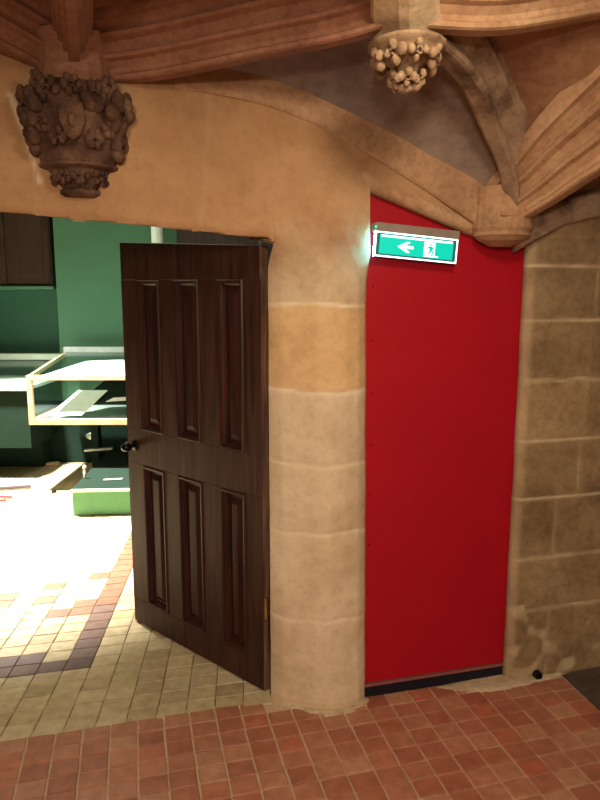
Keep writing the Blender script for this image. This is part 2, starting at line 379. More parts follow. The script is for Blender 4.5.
# far hall floor
B0 = atZ(63, 672); B1 = atZ(115, 566); vf = (B1 - B0).normalized(); uf = Vector((math.cos(math.radians(13)), math.sin(math.radians(13)), 0))
def band(i, j, c):
    x = i; y = j
    if x == 0 and 0 <= y: return 2 if y < 7 else 3
    if y == 0 and -9 < x < 0: return 2
    if y == 1 and x in (-2, -3): return 2
    if y == 6 and x in (-1, -2): return 3
    if y in (7,) and x == -1: return 3
    if y == 9 - (-x // 2) + 2 and x % 2 == 1 and x < 0: return 3
    if y == 8 and x in (-3, -5, -7): return 3
    return 1
mb = MB()
mb.prism([TH0 - TD*2.2 + Vector((0,0,-.02)), TH1 + TD*1.8 + Vector((0,0,-.02)), Vector((2.5, 7.4, -.02)), Vector((-6.0, 7.4, -.02)), Vector((-6.0, 1.6, -.02))], (0, 0, .0225), 0)
def keep_far(p):
    if side(p, TH0, TN) < -.03: return False
    s = (p - O).dot(U); n = (p - O).dot(N)
    if -.375 < s < 1.5 and n < .37: return False
    if n < .34 and s < -1.75: return False
    return -5.6 < p.x < 1.2 and p.y < 6.24
clip_tiles(mb, B0, uf, vf, .113, .087, (-46, 24, -12, 58), keep_far, band, gap=.004)
struct(mb.build('floor', [M['grout2'], M['yellow'], M['purple'], M['brown']]))
# dark slab in place of tiles in the right corner
mb = MB(); mb.prism([DK0 + Vector((0, 0, -.015)), DK0 + DD*2.5 + Vector((0, 0, -.015)), DK0 + DD*2.5 + Vector((1.4, 0, -.015)), L(1.9, .0, -.015), L(SR0 + .4, -.05, -.015)], (0, 0, .020)); struct(mb.build('floor', M['darkfloor']))
# lime mortar spread along the wall foot
def spread(poly, name, h=.011):
    mb = MB(); c = sum((Vector(p) for p in poly), Vector()) / len(poly); P = crom([Vector(p) for p in poly] + [Vector(poly[0])], 7)[:-1]
    P = [p + (p - c).normalized() * .010 * noise.noise(p * 40) for p in P]; n = len(P)
    rings = [[p + Vector((0, 0, .001)) for p in P]]
    for k, (f, hh) in enumerate(((.93, .8), (.7, 1.0), (.4, .9))): rings.append([c + (p - c)*f + Vector((0, 0, h*hh + .002*noise.noise(p*30 + Vector((k, 0, 0))))) for p in P])
    vs = [v for r in rings for v in r] + [c + Vector((0, 0, h))]; fs = []
    for r in range(3):
        for i in range(n): fs.append((r*n+i, r*n+(i+1) % n, (r+1)*n+(i+1) % n, (r+1)*n+i))
    for i in range(n): fs.append((3*n+i, 3*n+(i+1) % n, 4*n))
    mb.add(vs, fs); return struct(mb.build(name, M['mortar'], smooth=True))
spread([atZ(x, y) for x, y in ((432, 689), (470, 694), (505, 692), (535, 684), (566, 672), (552, 664), (515, 672), (480, 678))], 'trim_1')
spread([atZ(x, y) for x, y in ((266, 696), (285, 706), (312, 716), (345, 716), (372, 702), (350, 690), (300, 686))], 'trim_2')

# ------------------------------------------------------------ red panel
pan = empty('partition_panel', L(.3, 0, 0)); tag(pan, 'tall bright red painted panel filling the arch between stone pier and right wall', 'panel')
zr = lambda x, y: onwall(x, y, 0)
edge = [(-.05, 2.12), (.02, 2.10), (.30, 2.0), (.60, 1.93), (.66, 1.9)]
mb = MB(); mb.prism([L(-.02, 0, .062)] + [L(.70, 0, .062)] + [L(s, 0, z) for s, z in ((.70, 1.93), (.45, 2.0), (.2, 2.08), (-.045, 2.14))], N*.03)
mb.build('panel', M['red'], pan)
mb = MB(); mb.box(L(-.012, -.012, .006), U*.71, N*.012, (0, 0, .040), bev=.002); mb.build('skirting', M['black'], pan)
mb = MB(); mb.box(L(-.012, -.008, .047), U*.71, N*.03, (0, 0, .012), bev=.001); mb.build('bottom_rail', M['greyrail'], pan)
mb = MB()
for k in range(9): mb.blob(L(.005, -.001, .25 + k*.2), .003, .003, .003, seg=8)
mb.build('edge_pins', M['iron'], pan)

# ------------------------------------------------------------ ribbed vault
PROF = [(.018, 0), (.026, .004), (.028, .014), (.019, .022), (.019, .034), (.034, .050), (.050, .055), (.055, .063), (.048, .072), (.044, .084), (.054, .098), (.074, .104), (.081, .112), (.074, .120), (.070, .130), (.088, .144), (.102, .148), (.104, .16), (.104, .19)]
def rib(name, path, label, mat, sc=1.0, n=10, sc1=None, prof=PROF, up=Vector((0, 0, 1)), joints=()):
    P = crom(path, n); full = [(-a, b) for a, b in prof[::-1]] + prof; m = len(full); vs = []; fs = []
    for i, p in enumerate(P):
        t = (P[min(i+1, len(P)-1)] - P[max(i-1, 0)]).normalized(); sd = t.cross(up).normalized(); u2 = sd.cross(t).normalized()
        k = lerp(sc, sc if sc1 is None else sc1, i / (len(P)-1))
        for a, b in full:
            q = p + sd*a*k + u2*b*k; q += Vector((1, 1, 1)) * .0022 * noise.noise(q * 16); vs.append(q)
    for i in range(len(P)-1):
        for j in range(m-1): fs.append((i*m+j, i*m+j+1, (i+1)*m+j+1, (i+1)*m+j))
        fs.append((i*m+m-1, i*m, (i+1)*m, (i+1)*m+m-1))
    fs.append(tuple(range(m))[::-1]); fs.append(tuple(range((len(P)-1)*m, len(P)*m)))
    mb = MB(); mb.add(vs, fs); o = mb.build(name, mat, loc=P[0])
    tag(o, label, 'vault rib', 'moulded stone ribs of the low vault'); return P
BOSS = atY(407, 42, 1.92)
LC = atY(78, 88, 2.22); RCB = Vector(L(*[onwall(511, 226, -.12)[0], -.12, onwall(511, 226, -.12)[1]]))
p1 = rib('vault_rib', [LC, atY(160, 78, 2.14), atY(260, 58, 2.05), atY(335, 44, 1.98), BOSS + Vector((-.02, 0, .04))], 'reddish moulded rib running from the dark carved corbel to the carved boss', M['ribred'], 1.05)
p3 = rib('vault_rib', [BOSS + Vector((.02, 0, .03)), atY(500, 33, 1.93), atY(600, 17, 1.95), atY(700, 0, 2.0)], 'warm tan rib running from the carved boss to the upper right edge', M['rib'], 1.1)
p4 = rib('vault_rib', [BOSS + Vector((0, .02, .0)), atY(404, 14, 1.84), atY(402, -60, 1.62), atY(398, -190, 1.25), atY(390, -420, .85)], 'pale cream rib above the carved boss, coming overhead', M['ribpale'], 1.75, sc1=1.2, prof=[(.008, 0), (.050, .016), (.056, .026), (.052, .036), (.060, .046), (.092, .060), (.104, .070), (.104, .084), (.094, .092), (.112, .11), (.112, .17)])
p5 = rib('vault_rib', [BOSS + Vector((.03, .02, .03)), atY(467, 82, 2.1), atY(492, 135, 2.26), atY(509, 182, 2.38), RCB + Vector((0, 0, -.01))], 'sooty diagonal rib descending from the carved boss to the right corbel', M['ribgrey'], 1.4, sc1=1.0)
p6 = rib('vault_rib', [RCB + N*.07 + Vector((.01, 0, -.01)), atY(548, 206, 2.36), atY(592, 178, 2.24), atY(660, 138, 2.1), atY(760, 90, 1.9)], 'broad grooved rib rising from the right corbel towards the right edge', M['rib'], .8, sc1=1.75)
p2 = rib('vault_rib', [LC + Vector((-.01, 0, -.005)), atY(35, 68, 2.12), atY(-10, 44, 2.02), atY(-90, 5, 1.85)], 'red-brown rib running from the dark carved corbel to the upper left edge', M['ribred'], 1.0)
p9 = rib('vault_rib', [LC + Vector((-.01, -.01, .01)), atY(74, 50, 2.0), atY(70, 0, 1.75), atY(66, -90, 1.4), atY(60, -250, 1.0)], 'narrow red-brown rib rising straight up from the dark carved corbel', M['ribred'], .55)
# wall arch over lintel and red panel
def wp(x, y, n): s, z = onwall(x, y, n); return L(s, n, z)
PW = [(.030, 0), (.040, .010), (.042, .022), (.034, .032), (.036, .050), (.050, .066), (.052, .078), (.046, .090), (.048, .10)]
p7 = rib('vault_rib', [wp(175, 68, -.05), wp(235, 76, -.05), wp(300, 94, -.05), wp(370, 130, -.05), wp(440, 174, -.055), wp(500, 215, -.07)], 'shallow moulded wall arch sloping down over the red panel to the right corbel', M['wall'] if False else M['rib'], 1.0, prof=[(.055, 0), (.062, .006), (.062, .016), (.052, .022), (.054, .036), (.068, .046), (.078, .050), (.080, .09)], up=N, n=10, sc1=1.25)
p8 = rib('vault_rib', [wp(518, 236, -.09), wp(545, 222, -.09), wp(575, 209, -.09), wp(640, 200, -.09), wp(760, 196, -.09)], 'dark curved wall arch above the right stone wall, under the broad rib', M['ribgrey'], .8, prof=[(.05, 0), (.06, .01), (.05, .03), (.07, .05), (.08, .09)], up=N, n=10)

def resample(P, n):
    d = [0]
    for a, b in zip(P, P[1:]): d.append(d[-1] + (b-a).length)
    out = []
    for k in range(n + 1):
        x = d[-1]*k/n; i = max(i for i in range(len(d)) if d[i] <= x + 1e-9); i = min(i, len(P)-2)
        out.append(P[i].lerp(P[i+1], (x - d[i]) / max(1e-9, d[i+1]-d[i])))
    return out
def web(mb, A, B, bulge, mi=0, n=36, m=16):
    A = resample([Vector(p) for p in A], n); B = resample([Vector(p) for p in B], n); vs = []; fs = []
    for i in range(n+1):
        for j in range(m+1):
            t = j/m; p = A[i].lerp(B[i], t); p = p + Vector((0, 0, bulge * 4*t*(1-t))); p.z += .004*noise.noise(p*7); vs.append(p)
    for i in range(n):
        for j in range(m): a = i*(m+1)+j; fs.append((a, a+m+1, a+m+2, a+1))
    mb.add(vs, fs, mi)
TRP = crom([L(s - (.026 if s < .3 else .026*(1 - sm(.3, .6, s))), NW + .024, z + .016) for s, z in [(-.03, 2.03)] + ARCHB[1:]], 8)
mb = MB(); mb.tube(TRP, .030, seg=14); struct(mb.build('trim_3', M['rib'], smooth=True))
up = Vector((0, 0, .13))
r1 = [p + up for p in p1]; r5 = [p + up for p in p5]; r3 = [p + up for p in p3]; r6 = [p + up*1.3 for p in p6]; r2 = [p + up for p in p2]; r4 = [p + up for p in p4]; r9 = [p + up*.7 for p in p9]
mb = MB()
wallL = [p + N*.06 for p in p7[::-1]] + [L(-1.1, .03, 2.32)]
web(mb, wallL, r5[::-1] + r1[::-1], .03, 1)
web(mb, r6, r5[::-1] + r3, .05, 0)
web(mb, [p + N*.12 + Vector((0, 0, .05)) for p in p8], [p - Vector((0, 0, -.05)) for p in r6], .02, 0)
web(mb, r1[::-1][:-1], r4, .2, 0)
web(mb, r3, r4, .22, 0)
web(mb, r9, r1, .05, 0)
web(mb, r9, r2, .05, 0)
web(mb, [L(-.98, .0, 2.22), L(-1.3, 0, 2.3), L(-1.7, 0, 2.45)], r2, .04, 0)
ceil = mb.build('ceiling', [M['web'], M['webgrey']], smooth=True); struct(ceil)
md = ceil.modifiers.new('thickness', 'SOLIDIFY'); md.thickness = .02; md.offset = 1
mb = MB(); mb.box((-3.2, .3, 2.86), (6.4, 0, 0), (0, 3.1, 0), (0, 0, .1)); struct(mb.build('ceiling', M['web']))

# unseen header added behind the viewer, keeps the rear fill off the wall top
mb = MB(); mb.box((-3.2, -.55, 2.2), (6.4, 0, 0), (0, .25, 0), (0, 0, .76)); struct(mb.build('ceiling', M['web']))

# ------------------------------------------------------------ carved boss
bs = empty('carved_boss', BOSS); tag(bs, 'pale stone hanging boss carved with clustered leaves under the cream rib', 'carved boss')
mb = MB(); seg = 16; bc = BOSS + Vector((.0, -.0, -.018))
prof = [(.085, .012), (.108, .010), (.108, .0), (.092, -.006), (.088, -.012), (.068, -.03), (.040, -.048), (.028, -.068), (.018, -.085)]
for k, (r, z) in enumerate(prof): mb.v += [tuple(bc + Vector((math.cos(2*math.pi*j/seg)*r, math.sin(2*math.pi*j/seg)*r, z))) for j in range(seg)]
for k in range(len(prof)-1):
    for j in range(seg): mb.f.append((k*seg+j, k*seg+(j+1) % seg, (k+1)*seg+(j+1) % seg, (k+1)*seg+j)); mb.m.append(0)
mb.f.append(tuple(range(seg))); mb.f.append(tuple(range((len(prof)-1)*seg, len(prof)*seg))); mb.m += [0, 0]
mb.build('boss_body', M['bosscarve'], bs, smooth=True)
def leafcluster(mb, c, out, r, rng, k=5):
    """a curled leaf: ring of lobes around a sunk centre, bulging along out"""
    out = out.normalized(); a = out.cross(Vector((0, 0, 1))).normalized(); b = out.cross(a).normalized()
    for j in range(k):
        th = 2*math.pi*j/k + rng.uniform(-.2, .2); q = c + (a*math.cos(th) + b*math.sin(th)) * r*.62 + out * r*.18
        mb.blob(q, r*.40, r*.34, r*.46, rot=rng.uniform(0, 3), tilt=rng.uniform(-.6, .6), amp=r*.25, fr=.9/r, seg=10)
    mb.tube([c + (a*math.cos(x) + b*math.sin(x))*r*(.20 + .10*x/6) + out*r*(.30+.02*x) for x in [i*.55 for i in range(12)]], r*.10, seg=6)
rng = random.Random(3); mb = MB()
for k in range(8):
    th = 2*math.pi*k/8 + .25; d = Vector((math.cos(th), math.sin(th), -.35)); leafcluster(mb, bc + Vector((math.cos(th)*.078, math.sin(th)*.074, -.028)), d, .033, rng, 4)
mb.build('upper_leaves', M['bosscarve'], bs, smooth=True)
mb = MB()
for k in range(6):
    th = 2*math.pi*k/6 + .5; d = Vector((math.cos(th), math.sin(th), -.6)); leafcluster(mb, bc + Vector((math.cos(th)*.036, math.sin(th)*.034, -.082)), d, .027, rng, 4)
mb.blob(bc + Vector((0, 0, -.100)), .026, .026, .018, amp=.008, fr=50)
mb.build('pendant_leaves', M['bosscarve'], bs, smooth=True)

# ------------------------------------------------------------ dark carved corbel on the left
cs, cz = onwall(76, 100, NW); cb = empty('carved_corbel', L(cs, NW, cz - .35)); tag(cb, 'dark carved stone corbel with scrolling leaves on the wall above the doorway', 'corbel')
def corb_ring(r, z, n=9, k=.9):
    return [L(cs + math.cos(math.pi + math.pi*j/(n-1))*r, NW + .02 + math.sin(math.pi + math.pi*j/(n-1))*r*k, z) for j in range(n)]
ztop = cz + .035; zbot = onwall(88, 196, -.08)[1]; hh = ztop - zbot
def rings(prof, name, mat, parent):
    mb = MB(); rs = [corb_ring(r, zbot + hh*t) for r, t in prof]; n = 9
    for r in rs: mb.v += [tuple(p) for p in r]
    for k in range(len(rs)-1):
        for j in range(n-1): mb.f.append((k*n+j, k*n+j+1, (k+1)*n+j+1, (k+1)*n+j)); mb.m.append(0)
        mb.f.append((k*n+n-1, k*n, (k+1)*n, (k+1)*n+n-1)); mb.m.append(0)
    mb.f.append(tuple(range(n))); mb.f.append(tuple(range((len(rs)-1)*n, len(rs)*n))); mb.m += [0, 0]
    return mb.build(name, mat, parent)
rings([(.052, .06), (.068, .12), (.088, .20), (.102, .26), (.116, .30), (.134, .45), (.148, .60), (.158, .8), (.160, .93), (.135, 1.0)], 'corbel_core', M['carve'], cb)
rings([(.135, .985), (.132, 1.02), (.118, 1.08), (.108, 1.18), (.110, 1.30), (.125, 1.45)], 'springer', M['ribred'], cb)
rings([(.050, .0), (.066, .03), (.066, .06), (.056, .08), (.050, .10)], 'bottom_moulding', M['carve'], cb)
rings([(.106, .245), (.122, .265), (.124, .29), (.112, .31)], 'middle_moulding', M['carve'], cb)
rng = random.Random(11); mb = MB()
def corb_at(th, r, t): return L(cs + math.cos(th)*r, NW + .02 + math.sin(th)*r*.9, zbot + hh*t)
def corb_out(th): return (U*math.cos(th) + N*math.sin(th)*.9)
for th, t, r, sz in ((3.75, .76, .150, .060), (4.25, .88, .150, .040), (5.1, .86, .150, .044), (5.65, .74, .150, .062), (3.5, .50, .128, .050), (5.9, .47, .128, .050), (4.0, .62, .140, .030), (5.45, .60, .140, .030), (4.7, .93, .155, .030), (4.0, .97, .15, .030), (5.4, .97, .15, .030), (3.35, .85, .15, .042), (6.05, .85, .15, .042), (4.35, .50, .138, .030), (5.1, .48, .138, .030)):
    mb = MB(); leafcluster(mb, corb_at(th, r, t), corb_out(th) + Vector((0, 0, -.15)), sz, rng, 6); mb.build('carved_leaf', M['carve'], cb, smooth=True)
for th in (3.7, 4.2, 4.7, 5.2, 5.7): mb = MB(); leafcluster(mb, corb_at(th, .082, .17), corb_out(th), .026, rng, 5); mb.build('carved_leaf', M['carve'], cb, smooth=True)
mb = MB(); thc = 4.68
sh = [(-.032, .05), (.032, .05), (.036, .0), (.022, -.04), (0, -.058), (-.022, -.04), (-.036, .0)]
c0 = corb_at(thc, .142, .62); od = corb_out(thc).normalized(); sdv = od.cross(Vector((0, 0, 1))).normalized()
mb.prism([c0 + sdv*a + Vector((0, 0, b)) for a, b in sh], od*.022)
mb.blob(c0 + od*.02, .014, .014, .022, amp=.004)
o = mb.build('shield_carving', M['carve'], cb)
# ------------------------------------------------------------ right corbel
rc = empty('vault_corbel', RCB - Vector((0, 0, .06))); tag(rc, 'plain pale stone corbel where the ribs meet above the right edge of the red panel', 'corbel')
mb = MB(); n = 13; prof = [(.105, .16), (.108, .06), (.112, .015), (.104, .0), (.106, -.012), (.085, -.030), (.04, -.05)]
c = RCB + N*.07
for r, z in prof:
    mb.v += [tuple(c + U*math.cos(math.pi + math.pi*j/(n-1))*r*1.05 + N*math.sin(math.pi + math.pi*j/(n-1))*r + Vector((0, 0, z - .02))) for j in range(n)]
for k in range(len(prof)-1):
    for j in range(n-1): mb.f.append((k*n+j, k*n+j+1, (k+1)*n+j+1, (k+1)*n+j)); mb.m.append(0)
    mb.f.append((k*n+n-1, k*n, (k+1)*n, (k+1)*n+n-1)); mb.m.append(0)
mb.f.append(tuple(range(n))); mb.f.append(tuple(range((len(prof)-1)*n, len(prof)*n))); mb.m += [0, 0]
mb.build('corbel_block', M['rib'], rc, smooth=False)
mb = MB(); mb.box(c + U*-.06 - N*.108 + Vector((0, 0, .03)), U*.12, N*.02, (0, 0, .012), bev=.003); mb.build('corbel_fillet', M['rib'], rc)

# ------------------------------------------------------------ wooden door
hg = atZ(264, 694); fr = atZ(135, 622); dd = (fr - hg); DW = dd.length; dd.normalize(); dn = Vector((-dd.y, dd.x, 0))
if dn.y < 0: dn = -dn      # away from the viewer
ZT0, ZT1, ZB = 1.800, 1.862, .012; TK = .040
dr = empty('wooden_door', hg); tag(dr, 'dark stained wooden six-panelled door standing ajar beside the stone pier', 'door')
def D(a, n, z): return hg + dd*a + dn*n + Vector((0, 0, z))
def ztop_d(a): return lerp(ZT0, ZT1, a/DW)
def bar(mb, a0, a1, z0a, z0b, z1a, z1b, n0=0, n1=TK, bev=0, mi=0):
    vs = [D(a0, n0, z0a), D(a1, n0, z0b), D(a1, n0, z1b), D(a0, n0, z1a), D(a0, n1, z0a), D(a1, n1, z0b), D(a1, n1, z1b), D(a0, n1, z1a)]
    mb.add(vs, [(0, 1, 2, 3), (7, 6, 5, 4), (0, 4, 5, 1), (1, 5, 6, 2), (2, 6, 7, 3), (3, 7, 4, 0)], mi)
def door_px(x, y):
    r = ray(x, y); t = (hg - CP).dot(dn) / r.dot(dn); q = CP + r*t; return (q - hg).dot(dd), q.z
# panel openings measured on the door plane: near the hinge, middle, near the latch
cols = []
for (xl, xr) in ((218, 244), (174, 201), (138, 163)): cols.append((door_px(xr, 360)[0], door_px(xl, 360)[0]))
cols = [(.095, .244), (.360, .525), (.625, .790)]
ZM0, ZM1, ZLO, ZHI = .83, .998, .136, 1.678
mb = MB()
bar(mb, 0, DW, ZB, ZB, ZLO, ZLO+.0, ); mb_r = mb
mb2 = MB(); bar(mb2, 0, DW, ZHI, ZHI+.012, ZT0, ZT1)
mb3 = MB(); bar(mb3, 0, DW, ZM0, ZM0, ZM1, ZM1)
for m_ in (mb, mb3, mb2):
    o = m_.build('rail', M['door'], dr); bv = o.modifiers.new('bevel', 'BEVEL'); bv.width = .002; bv.segments = 1
edges = [0, cols[0][0], cols[0][1], cols[1][0], cols[1][1], cols[2][0], cols[2][1], DW]
def zh(a): return ZHI + .012*a/DW
for k in range(4):
    a0, a1 = edges[2*k], edges[2*k+1]; mbs = MB()
    bar(mbs, a0, a1, ZLO, ZLO, ZM0, ZM0, .0006, TK-.0006); bar(mbs, a0, a1, ZM1, ZM1, zh(a0), zh(a1), .0006, TK-.0006)
    mbs.build('stile' if k in (0, 3) else 'muntin', M['door'], dr)
def raised(a0, a1, z0, z1, z1b):
    """panel sunk in its opening: moulding, sunk field with a raised middle"""
    def rect(i, n): return [D(a0+i, n, z0+i), D(a1-i, n, z0+i), D(a1-i, n, z1b-i), D(a0+i, n, z1-i)]
    lv = [(0, .0), (.006, -.005), (.013, -.004), (.017, .006), (.023, .010), (.027, .020), (.034, .021), (.058, .010), (.062, .009)]
    mb = MB(); vs = []; fs = []
    for i, n in lv: vs += rect(i, n)
    for k in range(len(lv)-1):
        for j in range(4): fs.append((k*4+j, k*4+(j+1) % 4, (k+1)*4+(j+1) % 4, (k+1)*4+j))
    q = (len(lv)-1)*4; fs.append((q, q+1, q+2, q+3)); b = len(vs); vs += rect(0, TK-.006); fs.append((b+3, b+2, b+1, b))
    for j in range(4): fs.append((j, b+j, b+(j+1) % 4, (j+1) % 4))
    mb.add(vs, fs); mb.build('raised_panel', M['doorp'], dr)
for a0, a1 in cols:
    raised(a0, a1, ZLO, ZM0, ZM0); raised(a0, a1, ZM1, zh(a0), zh(a1))
mb = MB(); bar(mb, -.004, .0, ZB, ZB, ZT0, ZT0, .002, TK-.002); mb.build('worn_edge', M['worn'], dr)
hn = MB(); 
for z in (.375,): 
    hn = MB(); hn.tube([D(-.011, .006, z-.045), D(-.011, .006, z+.045)], .0065); hn.box(D(-.008, .006, z-.04), dn*.022, dd*.004, (0, 0, .08)); hn.build('hinge', M['brass'], dr)
kb = MB(); ka, kz = door_px(137, 446)
def oval(mb, c, ax, n0, r, th):
    mb.tube([c + n0*0, c - n0*th], r, seg=14)
ka = DW - .062
kb.tube([D(ka, .0, kz), D(ka, -.006, kz)], [.028, .024], seg=16); kb.tube([D(ka, -.004, kz), D(ka, -.030, kz)], .009); kb.blob(D(ka, -.048, kz), .027, .027, .021); 
kb.build('door_knob', M['iron'], dr, smooth=True)
kb = MB(); kb.tube([D(DW+.001, .02, kz), D(DW+.04, .02, kz)], .006); kb.box(D(DW, .012, kz-.06), dd*.003, dn*.018, (0, 0, .12)); kb.build('latch', M['iron'], dr)

# ------------------------------------------------------------ exit sign
A_ = onwall(373, 256, -.045); B_ = onwall(455, 264, -.045); T_ = onwall(373, 222, -.045); T2 = onwall(455, 231, -.045)
sx = empty('exit_sign', L(A_[0], -.02, A_[1])); tag(sx, 'green lit exit sign with arrow and running figure on the red panel', 'exit sign')
ex = (L(B_[0], 0, B_[1]) - L(A_[0], 0, A_[1])); SW = ex.length; ex.normalize(); ez = Vector((0, 0, 1)) - ex * ex.z; ez.normalize(); en = -N
s0 = L(A_[0], -.045, A_[1]); HS = T_[1] - A_[1]; hb = .030
def E_(a, b, o): return s0 + ex*a + ez*b + en*o
mb = MB(); mb.box(E_(0, HS-hb, -.043), ex*SW, ez*hb, en*.058, bev=.003); mb.build('housing', M['housing'], sx)
mb = MB(); HP = HS - hb; mb.box(E_(0, 0, .0), ex*SW, ez*HP, en*.006); mb.build('sign_plate', M['acrylic'], sx)
def flat(mb, poly, o=.0065, th=.001): mb.prism([E_(a*SW, b*HP, o) for a, b in poly], en*th)
mb = MB(); f1 = .016; fh = f1*SW/HP
flat(mb, [(0, 0), (1, 0), (1, fh), (0, fh)]); flat(mb, [(0, 1-fh), (1, 1-fh), (1, 1), (0, 1)]); flat(mb, [(0, fh), (f1, fh), (f1, 1-fh), (0, 1-fh)]); flat(mb, [(1-f1, fh), (1, fh), (1, 1-fh), (1-f1, 1-fh)])
mb.build('sign_border', M['signwhite'], sx)
mb = MB(); flat(mb, [(.055, .13), (.945, .13), (.945, .90), (.055, .90)], .0066); mb.build('green_field', M['signgreen'], sx)
mb = MB()
flat(mb, [(.07, .80), (.93, .80), (.93, .87), (.07, .87)], .0078)
flat(mb, [(.27, .47), (.38, .68), (.42, .68), (.355, .52), (.46, .52), (.46, .42), (.355, .42), (.42, .26), (.38, .26)], .0078)
flat(mb, [(.59, .17), (.72, .17), (.72, .76), (.59, .76)], .0078)
flat(mb, [(.73, .17), (.77, .17), (.765, .22), (.73, .22)], .0078)
mb.build('arrow_and_doorway', M['signwhite'], sx)
mb = MB(); c = E_(.665*SW, .66*HP, .0095)
mb.prism([c + ex*math.cos(a)*.0045 + ez*math.sin(a)*.0045 for a in [i*math.pi/5 for i in range(10)]], en*.001)
for poly in ([(.64, .60), (.685, .60), (.69, .42), (.655, .40)], [(.655, .42), (.635, .30), (.605, .30), (.605, .27), (.65, .27), (.685, .42)], [(.67, .42), (.69, .32), (.67, .20), (.685, .20), (.71, .33), (.695, .44)], [(.685, .60), (.715, .48), (.705, .46), (.68, .53)], [(.64, .60), (.615, .50), (.625, .48), (.655, .55)]):
    flat(mb, poly, .0095)
mb.build('running_figure', M['signgreen'], sx)
mb = MB(); mb.box(E_(-.0015, 0, .0005), ex*.0015, ez*HP, en*.005); mb.build('lit_left_edge', M['signedge'], sx)
mb = MB(); mb.blob(E_(-.001, HS-hb*.55, .008), .0035, .0035, .0035, seg=8); mb.build('indicator_light', M['led'], sx)

# black stopper by the wall foot
q = atZ(529, 672); st = empty('door_stopper', Vector((q.x, q.y, .0))); tag(st, 'small black round stopper on the floor at the foot of the right wall', 'stopper')
cst = L((q-O).dot(U), NR, .022)
mb = MB(); mb.tube([cst, cst - N*.022], [.019, .017], seg=16); mb.build('rubber_cap', M['black'], st)
mb = MB(); mb.tube([cst - N*.02, cst - N*.026], [.012, .011], seg=12); mb.build('cap_face', M['iron'], st)

# ------------------------------------------------------------ far hall
FY = 6.75
mb = MB(); mb.box((-6, FY, 0), (8.4, 0, 0), (0, .2, 0), (0, 0, 3.3)); struct(mb.build('wall_far', M['green']))
mb = MB(); mb.box((-6.2, 1.8, 0), (.2, 0, 0), (0, 5.2, 0), (0, 0, 3.3)); struct(mb.build('wall_hall_left', M['green']))
mb = MB(); mb.box((1.6, 3.3, 0), (.2, 0, 0), (0, 3.5, 0), (0, 0, 3.3)); struct(mb.build('wall_hall_right', M['green']))
mb = MB(); mb.box((-6.2, 2.75, 3.3), (8.2, 0, 0), (0, 4.3, 0), (0, 0, .1)); struct(mb.build('ceiling', M['plaster']))
mb = MB(); mb.box(L(-7, .34, 0), U*5.15, N*.1, (0, 0, 3.3)); mb.box(L(-2.0, .34, 2.05), U*4.7, N*.08, (0, 0, 1.25)); mb.box(L(-.34, .35, 0), U*2.0, N*.08, (0, 0, 2.1)); struct(mb.build('wall_hall_near', M['green']))
px = atY(57, 300, 6.35).x
mb = MB(); mb.box((px, 6.35, 0), (4.2, 0, 0), (0, .38, 0), (0, 0, 3.3), bev=.004); struct(mb.build('wall_hall_projection', M['greenB']))
mb = MB(); mb.box((-5.9, 6.30, 0), (7.4, 0, 0), (0, .44, 0), (0, 0, .62), bev=.005); struct(mb.build('baseboard_far', M['greendk']))  # dark baseboard, its upper part standing in for shade under the cases
# dark cupboard
x1 = atY(50, 250, 6.45).x; zc = atY(30, 286, 6.45).z
cu = empty('wall_cupboard', Vector((x1 - .65, 6.6, zc))); tag(cu, 'dark brown wooden wall cupboard high on the far green wall', 'cupboard')
mb = MB(); mb.box((x1-1.3, 6.47, zc), (1.3, 0, 0), (0, .27, 0), (0, 0, 1.1)); mb.build('cupboard_body', M['dkwood'], cu)
for k in range(3):
    a = x1 - 1.29 + k*.43 + (.0 if k < 2 else .0); o = MB()
    o.box((a, 6.45, zc+.02), (.42, 0, 0), (0, .018, 0), (0, 0, 1.06), bev=.004); o.box((a+.06, 6.44, zc+.09), (.30, 0, 0), (0, .012, 0), (0, 0, .92), bev=.004); o.build('cupboard_door', M['dkwood'], cu)
mb = MB(); mb.box((x1-1.35, 6.42, zc-.03), (1.38, 0, 0), (0, .32, 0), (0, 0, .028), bev=.004); mb.build('cupboard_ledge', M['greenB'], cu)
# pale pipe behind the door top
q = atY(155, 236, 6.0)
pp = MB(); pp.tube([Vector((q.x, 6.1, .0)), Vector((q.x, 6.1, 3.28))], .055, seg=16); o = pp.build('wall_pipe', M['paper']); tag(o, 'pale vertical pipe on the green wall, its top showing just above the door', 'pipe')
# dark beam right of it
q2 = atY(162, 236, 6.2); 
mb = MB(); mb.box((q2.x + .12, 6.28, 1.9), (1.9, 0, 0), (0, .06, 0), (0, 0, 1.2)); o = mb.build('dark_shutter', M['dkwood']); tag(o, 'dark panel on the hall wall just above the top edge of the door', 'panel')

# green plinth block
ba = math.radians(4); bu = Vector((math.cos(ba), math.sin(ba), 0)); bv_ = Vector((-math.sin(ba), math.cos(ba), 0))
b0 = atZ(73, 517); bh = .20
gp = empty('display_plinth', b0); tag(gp, 'low green display plinth with dark top, just left of the open door', 'plinth')
g0 = b0 + Vector((0, 0, .012))
mb = MB(); mb.box(g0 + bv_*.01, bu*1.2, bv_*1.2, (0, 0, bh-.02)); mb.build('plinth_body', M['greenblk'], gp)
mb = MB(); mb.box(g0 + Vector((-.005, 0, bh-.0198)), bu*1.21, bv_*1.215, (0, 0, .018), bev=.003); mb.build('plinth_top', M['greendk'], gp)  # near-black top stands in for the shadow of the case
mb = MB(); mb.box(g0 + Vector((-.006, 0, bh-.021)) - bv_*.008, bu*1.212, bv_*.008, (0, 0, .022), bev=.001); mb.build('top_edging', M['white'], gp)
def on_block(x, y, z=0): return atZ(x, y, bh + .012 + z)
